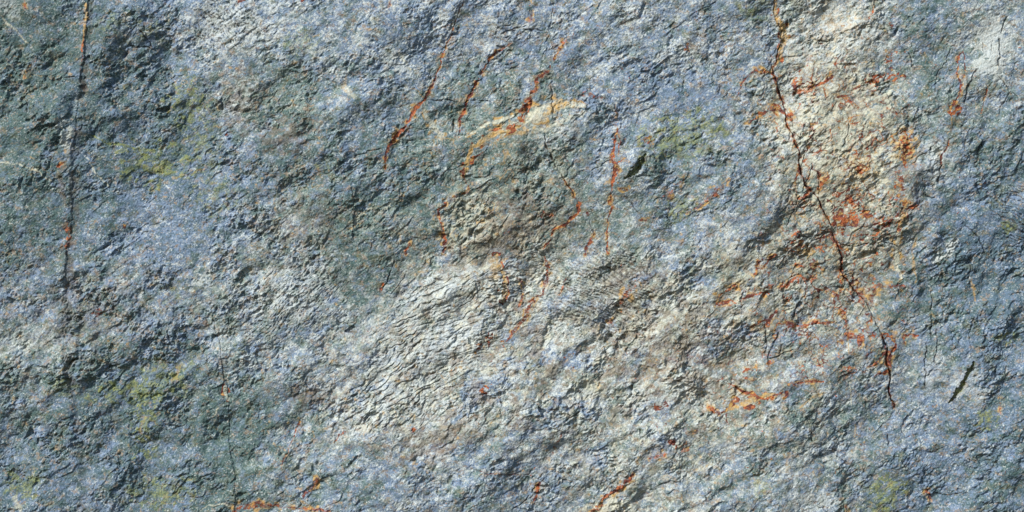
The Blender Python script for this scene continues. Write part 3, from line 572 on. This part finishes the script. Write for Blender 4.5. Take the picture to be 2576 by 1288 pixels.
# lichen and green tint
for a in [(385,410,120,55,-12,.85,18,.22,901),(470,260,55,70,20,.8,12,.2,902),(500,350,50,60,0,.6,14,.2,903),(540,490,60,50,-20,.5,12,.2,904),(285,55,40,26,20,.45,12,.15,905),(380,75,36,26,0,.5,12,.15,906),
          (440,40,0,0,0,0,1,1,1),(330,985,90,34,5,.85,16,.12,907),(360,1070,30,110,0,.85,14,.15,908),(410,950,80,60,20,.7,14,.2,909),(430,730,24,40,0,.5,12,.1,910),(410,1240,90,40,0,.7,14,.12,911),
          (60,1220,50,40,0,.7,14,.1,912),(1720,340,120,60,10,.75,16,.15,913),(1770,320,40,30,0,.7,12,.1,914),(1715,525,40,36,0,.75,14,.0,915),(1895,20,40,40,0,.5,12,.15,916),(2235,1240,44,44,0,.9,14,.0,917),
          (2480,1055,28,24,0,.85,12,-.05,918),(2530,570,20,14,-30,.8,10,.0,919),(2525,850,26,18,0,.7,10,.1,920),(2180,1290,70,20,0,.5,10,.1,921),(160,970,34,24,0,.5,12,.1,922),(750,110,50,30,0,.5,12,.15,923),(810,420,20,18,0,.5,10,.1,924),
          (530,420,30,18,0,.6,10,.05,925),(1910,1220,24,30,0,.5,10,.1,926),(610,870,16,12,0,.7,10,0,927)]:
    if a[2]: patch(a[0], a[1], a[2], a[3], a[4], 'lichen', a[5] * .85, a[6], a[7], a[8])
lichen_geo = lichen > .55
H += np.where(lichen_geo, .35, 0).astype(F) * smooth(.5, .8, lichen)
for lab, x0, y0, x1, y1 in [('yellow green lichen spread in ragged blotches over blue stone beside the seam', 240, 340, 620, 560), ('yellow green lichen blotches near the upper end of the seam', 240, 0, 460, 110),
        ('yellow green lichen running in an upright streak on slate blue stone', 240, 850, 560, 1120), ('faint yellow green lichen at the bottom edge of the stone', 290, 1180, 560, 1300),
        ('yellow green lichen above the dark slit in smooth stone', 1600, 270, 1860, 410), ('pale green lichen patch below the dark slit', 1660, 470, 1780, 580),
        ('yellow green lichen patch at the bottom below the long crack', 2180, 1180, 2300, 1300), ('small green lichen spot beside the long curved slit', 2440, 1020, 2520, 1090), ('tiny green lichen spot beside finely hatched blue stone', 2500, 545, 2560, 600)]:
    sel = (part_id == 0) & lichen_geo & (X > x0) & (X < x1) & (Y > y0) & (Y < y1)
    if sel.any(): part_id[sel] = part('lichen', lab)


# ------------------------------------------------------------------ mesh
def blurv(a, n=1):
    for _ in range(n):
        a[1:-1, 1:-1] = (a[1:-1, 1:-1] * 4 + a[:-2, 1:-1] + a[2:, 1:-1] + a[1:-1, :-2] + a[1:-1, 2:]) / 8
    return a
H = H.astype(F)
# calmer where the grid is coarse, beyond what the photograph shows
P3 = np.stack([(X - 1288) * F(S), -H * F(S), (644 - Y) * F(S)], -1).reshape(-1, 3).astype(F)
# normals of the whole sheet, shared by the pieces cut from it
dHx = np.gradient(H, xs, axis=1); dHy = np.gradient(H, ys, axis=0)
N3 = np.stack([-dHx, -np.ones_like(H), dHy], -1).reshape(-1, 3)
N3 /= np.linalg.norm(N3, axis=1, keepdims=True)
tint = fbm(260, 950, 3); tint2 = fbm(44, 951, 4, 0.65); tint3 = fbm(18, 952, 3, .7, rot=ROT, stretch=1.5)
tint4 = fbm(22, 953, 3, .75, rot=ROT, stretch=1.4)
blue_m = np.clip(.5 + (blu - .45) * .9 + tint2 * .26 + tint * .05 + tint4 * .20, 0, 1)
tint5 = fbm(70, 955, 3, .6, rot=ROT, stretch=1.4, x=Xw, y=Yw)
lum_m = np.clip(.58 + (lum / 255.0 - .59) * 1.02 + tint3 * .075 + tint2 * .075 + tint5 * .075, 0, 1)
warm_m = np.clip(wrm * .8 + fbm(30, 954, 4, .7, rot=ROT, stretch=1.4) * .34, 0, 1)
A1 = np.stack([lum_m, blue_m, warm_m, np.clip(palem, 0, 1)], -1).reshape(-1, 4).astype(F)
A2 = np.stack([rust, ochre, cream, brown], -1).reshape(-1, 4).astype(F)
A3 = np.stack([dark, lichen, np.clip(tint2 * .5 + .5, 0, 1), np.clip(tint3 * .5 + .5, 0, 1)], -1).reshape(-1, 4).astype(F)  # dark and lichen also carry the painted shade of seam and slits
A2 = np.clip(A2, 0, 1); A3 = np.clip(A3, 0, 1)
idx = np.arange(NX * NY, dtype=np.int32).reshape(NY, NX)
# y runs down: this order faces the viewer (-Y)
Q = np.stack([idx[1:, :-1], idx[1:, 1:], idx[:-1, 1:], idx[:-1, :-1]], -1).reshape(-1, 4)
fid = part_id[:-1, :-1].reshape(-1)

def make_mesh(name, faces, parent, extra=None):
    used = np.unique(faces); remap = np.zeros(NX * NY, np.int32); remap[used] = np.arange(len(used), dtype=np.int32)
    f = remap[faces]; co = P3[used]; nf = len(f)
    loops = f.ravel(); starts = np.arange(nf, dtype=np.int32) * 4
    nr = N3[used]; a = [A1[used], A2[used], A3[used]]
    if extra is not None:                                        # back and sides of the block
        eco, eq = extra(remap)
        loops = np.concatenate([loops, eq.ravel()]); starts = np.arange(nf + len(eq), dtype=np.int32) * 4
        co = np.concatenate([co, eco]); n = len(eco); nr = np.concatenate([nr, np.tile(np.array([[0, 1, 0]], F), (n, 1))])
        a = [np.concatenate([q, np.tile(np.array([v], F), (n, 1))]) for q, v in zip(a, ([.5, .4, .2, 0], [0, 0, 0, 0], [0, 0, .5, .5]))]
    me = bpy.data.meshes.new(name)
    me.vertices.add(len(co)); me.vertices.foreach_set("co", co.astype(F).ravel())
    me.loops.add(len(loops)); me.loops.foreach_set("vertex_index", loops.astype(np.int32))
    me.polygons.add(len(starts)); me.polygons.foreach_set("loop_start", starts)
    me.update(calc_edges=True)
    for nm, q in zip(("stone_shade_tone", "mineral_mask", "growth_shade_mask"), a):
        at = me.attributes.new(nm, 'FLOAT_COLOR', 'POINT'); at.data.foreach_set("color", q.astype(F).ravel())
    me.shade_smooth()
    me.normals_split_custom_set_from_vertices(nr.astype(F))
    me.materials.append(STONE)
    o = bpy.data.objects.new(name, me); scene.collection.objects.link(o); o.parent = parent
    return o

# ------------------------------------------------------------------ stone material
STONE = bpy.data.materials.new("weathered_stone"); STONE.use_nodes = True
t_ = STONE.node_tree; t_.nodes.clear(); L = t_.links.new
def nd(k, **kw):
    n = t_.nodes.new(k)
    for a, b in kw.items(): setattr(n, a, b)
    return n
def srgb(r, g, b):
    return tuple(((c / 255) / 12.92 if c / 255 <= .04045 else ((c / 255 + .055) / 1.055) ** 2.4) for c in (r, g, b)) + (1,)
def mix(fac, a, b, mode='MIX'):
    n = nd("ShaderNodeMix", data_type='RGBA', blend_type=mode)
    for sock, v in ((n.inputs[0], fac), (n.inputs[6], a), (n.inputs[7], b)):
        if hasattr(v, 'type') and hasattr(v, 'links'): L(v, sock)
        else: sock.default_value = v
    return n.outputs[2]
def mth(op, a, b=0.0, c=None, clamp=False):
    n = nd("ShaderNodeMath", operation=op, use_clamp=clamp)
    for i, v in enumerate((a, b, c)):
        if v is None: continue
        if hasattr(v, 'links'): L(v, n.inputs[i])
        else: n.inputs[i].default_value = v
    return n.outputs[0]
def rmp(v, lo, hi, a=0.0, b=1.0):
    n = nd("ShaderNodeMapRange", interpolation_type='SMOOTHSTEP'); L(v, n.inputs[0])
    for i, q in zip((1, 2, 3, 4), (lo, hi, a, b)): n.inputs[i].default_value = q
    return n.outputs[0]
co = nd("ShaderNodeTexCoord").outputs["Object"]
def tex(scale, detail=4, rough=.6, off=0.0, sx=1.0):
    m = nd("ShaderNodeMapping"); L(co, m.inputs[0]); m.inputs[1].default_value = (off, off * .7, off * 1.3)
    m.inputs[2].default_value = (0, math.radians(-33), 0); m.inputs[3].default_value = (1 / sx, 1, 1)
    n = nd("ShaderNodeTexNoise"); L(m.outputs[0], n.inputs["Vector"]); n.inputs["Scale"].default_value = scale
    n.inputs["Detail"].default_value = detail; n.inputs["Roughness"].default_value = rough
    return n.outputs["Fac"]
def attr(nm):
    a = nd("ShaderNodeAttribute", attribute_name=nm); s_ = nd("ShaderNodeSeparateColor"); L(a.outputs["Color"], s_.inputs[0])
    return s_.outputs[0], s_.outputs[1], s_.outputs[2], a.outputs["Alpha"]
lumA, bluA, wrmA, palA = attr("stone_shade_tone"); rusA, ochA, creA, broA = attr("mineral_mask"); darA, licA, t2A, t3A = attr("growth_shade_mask")
fine = tex(150, 3, .7); grain = tex(330, 2, .7, 3.0); mid = tex(38, 5, .68, 7.0, 1.6); spk = tex(240, 2, .6, 11.0); hueA = tex(34, 5, .75, 31.0, 1.3); hueB = tex(44, 5, .75, 41.0, 1.3); hueC = tex(28, 5, .75, 51.0, 1.3); mid3 = tex(85, 4, .7, 23.0, 1.3); mid2 = tex(52, 5, .72, 17.0, 1.4)
# ground colour: grey green stone, blue slate where the blue mask is high, teal where the tone map is dark, painted slope shade included
PAL = dict(teal=(66,90,90), grey=(112,130,126), blue=(109,129,156), slate=(70,93,108), pale=(186,194,194), warm=(142,139,127), tan=(136,120,104), olive=(92,98,78),
           rust=(134,52,32), deep=(80,34,32), orange=(176,108,58), ochre=(176,142,80), cream=(190,190,172), brown=(100,82,68), dark=(40,38,38), lichen=(136,142,66), moss=(72,88,48))
C = {k: srgb(*v) for k, v in PAL.items()}
base = mix(rmp(bluA, .25, .75), C['grey'], C['blue'])
base = mix(mth('MULTIPLY', rmp(wrmA, .2, .95), .75), base, C['warm'])
tl = mix(rmp(bluA, .35, .85), C['teal'], C['slate'])
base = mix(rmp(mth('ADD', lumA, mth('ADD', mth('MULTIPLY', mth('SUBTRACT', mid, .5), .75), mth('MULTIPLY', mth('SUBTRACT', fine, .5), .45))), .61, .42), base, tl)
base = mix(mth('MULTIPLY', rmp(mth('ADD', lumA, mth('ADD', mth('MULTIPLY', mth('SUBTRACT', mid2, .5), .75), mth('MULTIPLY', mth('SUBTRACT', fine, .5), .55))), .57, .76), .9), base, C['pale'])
base = mix(mth('MULTIPLY', rmp(hueA, .52, .61), .42), base, C['blue'])
base = mix(mth('MULTIPLY', rmp(mth('ADD', hueB, mth('MULTIPLY', wrmA, .05)), .56, .62), .75), base, C['tan'])
base = mix(mth('MULTIPLY', rmp(hueC, .55, .61), .6), base, C['olive'])
base = mix(mth('MULTIPLY', rmp(mth('ADD', palA, mth('SUBTRACT', mid3, .5)), .1, .95), .75), base, C['pale'])
base = mix(mth('MULTIPLY', mth('MULTIPLY', rmp(fine, .50, .66), rmp(mid2, .40, .62)), .8), base, C['pale'])
base = mix(mth('MULTIPLY', rmp(spk, .53, .68), .6), base, tl)
base = mix(mth('MULTIPLY', creA, .85), base, C['cream'])
base = mix(mth('MULTIPLY', broA, .85), base, C['brown'])
base = mix(mth('MULTIPLY', ochA, rmp(mid, .35, .6, .7, 1.0)), base, C['ochre'])
och2 = mix(rmp(grain, .40, .62), C['rust'], C['orange'])
och2 = mix(mth('MULTIPLY', rmp(mid, .58, .47), .95), och2, C['deep'])
och2 = mix(mth('MULTIPLY', rmp(hueB, .54, .62), .8), och2, C['ochre'])
rbrk = mth('ADD', rusA, mth('ADD', mth('MULTIPLY', mth('SUBTRACT', mid3, .5), 1.1), mth('MULTIPLY', mth('SUBTRACT', fine, .5), .9)))
rbrk = mth('MULTIPLY', rbrk, rmp(rusA, .04, .22))
base = mix(mth('MULTIPLY', rmp(rbrk, .12, .62), .95), base, och2)
base = mix(mth('MULTIPLY', licA, rmp(fine, .38, .58, .3, .95)), base, mix(rmp(mid, .45, .6), C['lichen'], C['moss']))
base = mix(mth('MULTIPLY', darA, .92), base, C['dark'])
lift = mth('ADD', .5, mth('MULTIPLY', grain, 1.0))
cmb = nd("ShaderNodeCombineColor"); [L(lift, cmb.inputs[i]) for i in range(3)]
base = mix(1.0, base, cmb.outputs[0], 'MULTIPLY')
bs = nd("ShaderNodeBsdfPrincipled"); L(base, bs.inputs["Base Color"]); bs.inputs["Roughness"].default_value = .78
bs.inputs["Specular IOR Level"].default_value = .3
bmp = nd("ShaderNodeBump"); bmp.inputs["Strength"].default_value = .5; bmp.inputs["Distance"].default_value = .0022
L(mth('ADD', mth('MULTIPLY', fine, 1.0), mth('MULTIPLY', grain, .5)), bmp.inputs["Height"]); L(bmp.outputs[0], bs.inputs["Normal"])
out = nd("ShaderNodeOutputMaterial"); L(bs.outputs[0], out.inputs[0])

# ------------------------------------------------------------------ the rock face: one thing, its pieces cut from one continuous sheet
DEPTH = 1.6
def block(remap):
    """sides and back of the rock, so that it is a solid mass"""
    ring = np.concatenate([idx[0, :], idx[1:, -1], idx[-1, -2::-1], idx[-2:0:-1, 0]])
    eco = P3[ring].copy(); eco[:, 1] = DEPTH; n = len(ring); base_i = int(remap.max()) + 1
    a = remap[ring]; b = base_i + np.arange(n, dtype=np.int32)
    sides = np.stack([a, np.roll(a, -1), np.roll(b, -1), b], -1)
    # back: strips between the top and bottom edges, and one to close the ends
    top = b[:NX]; k = NX + NY - 1; bot = b[k - 1:k - 1 + NX][::-1]
    back = np.stack([top[:-1], top[1:], bot[1:], bot[:-1]], -1)
    return eco, np.concatenate([sides, back])
root = bpy.data.objects.new("rock_face", None); scene.collection.objects.link(root)
root.location = (0, 0, 0)
root['label'] = 'weathered blue grey rock face with orange rust veins, dark cracks and yellow green lichen'
root['category'] = 'rock face'
for k, (nm, lab) in enumerate(PARTS):
    fs = Q[fid == k]
    if not len(fs): continue
    o = make_mesh(nm, fs, root, block if k == 0 else None)
    if lab: o['label'] = lab
print("pieces", len(PARTS), "verts", NX * NY)
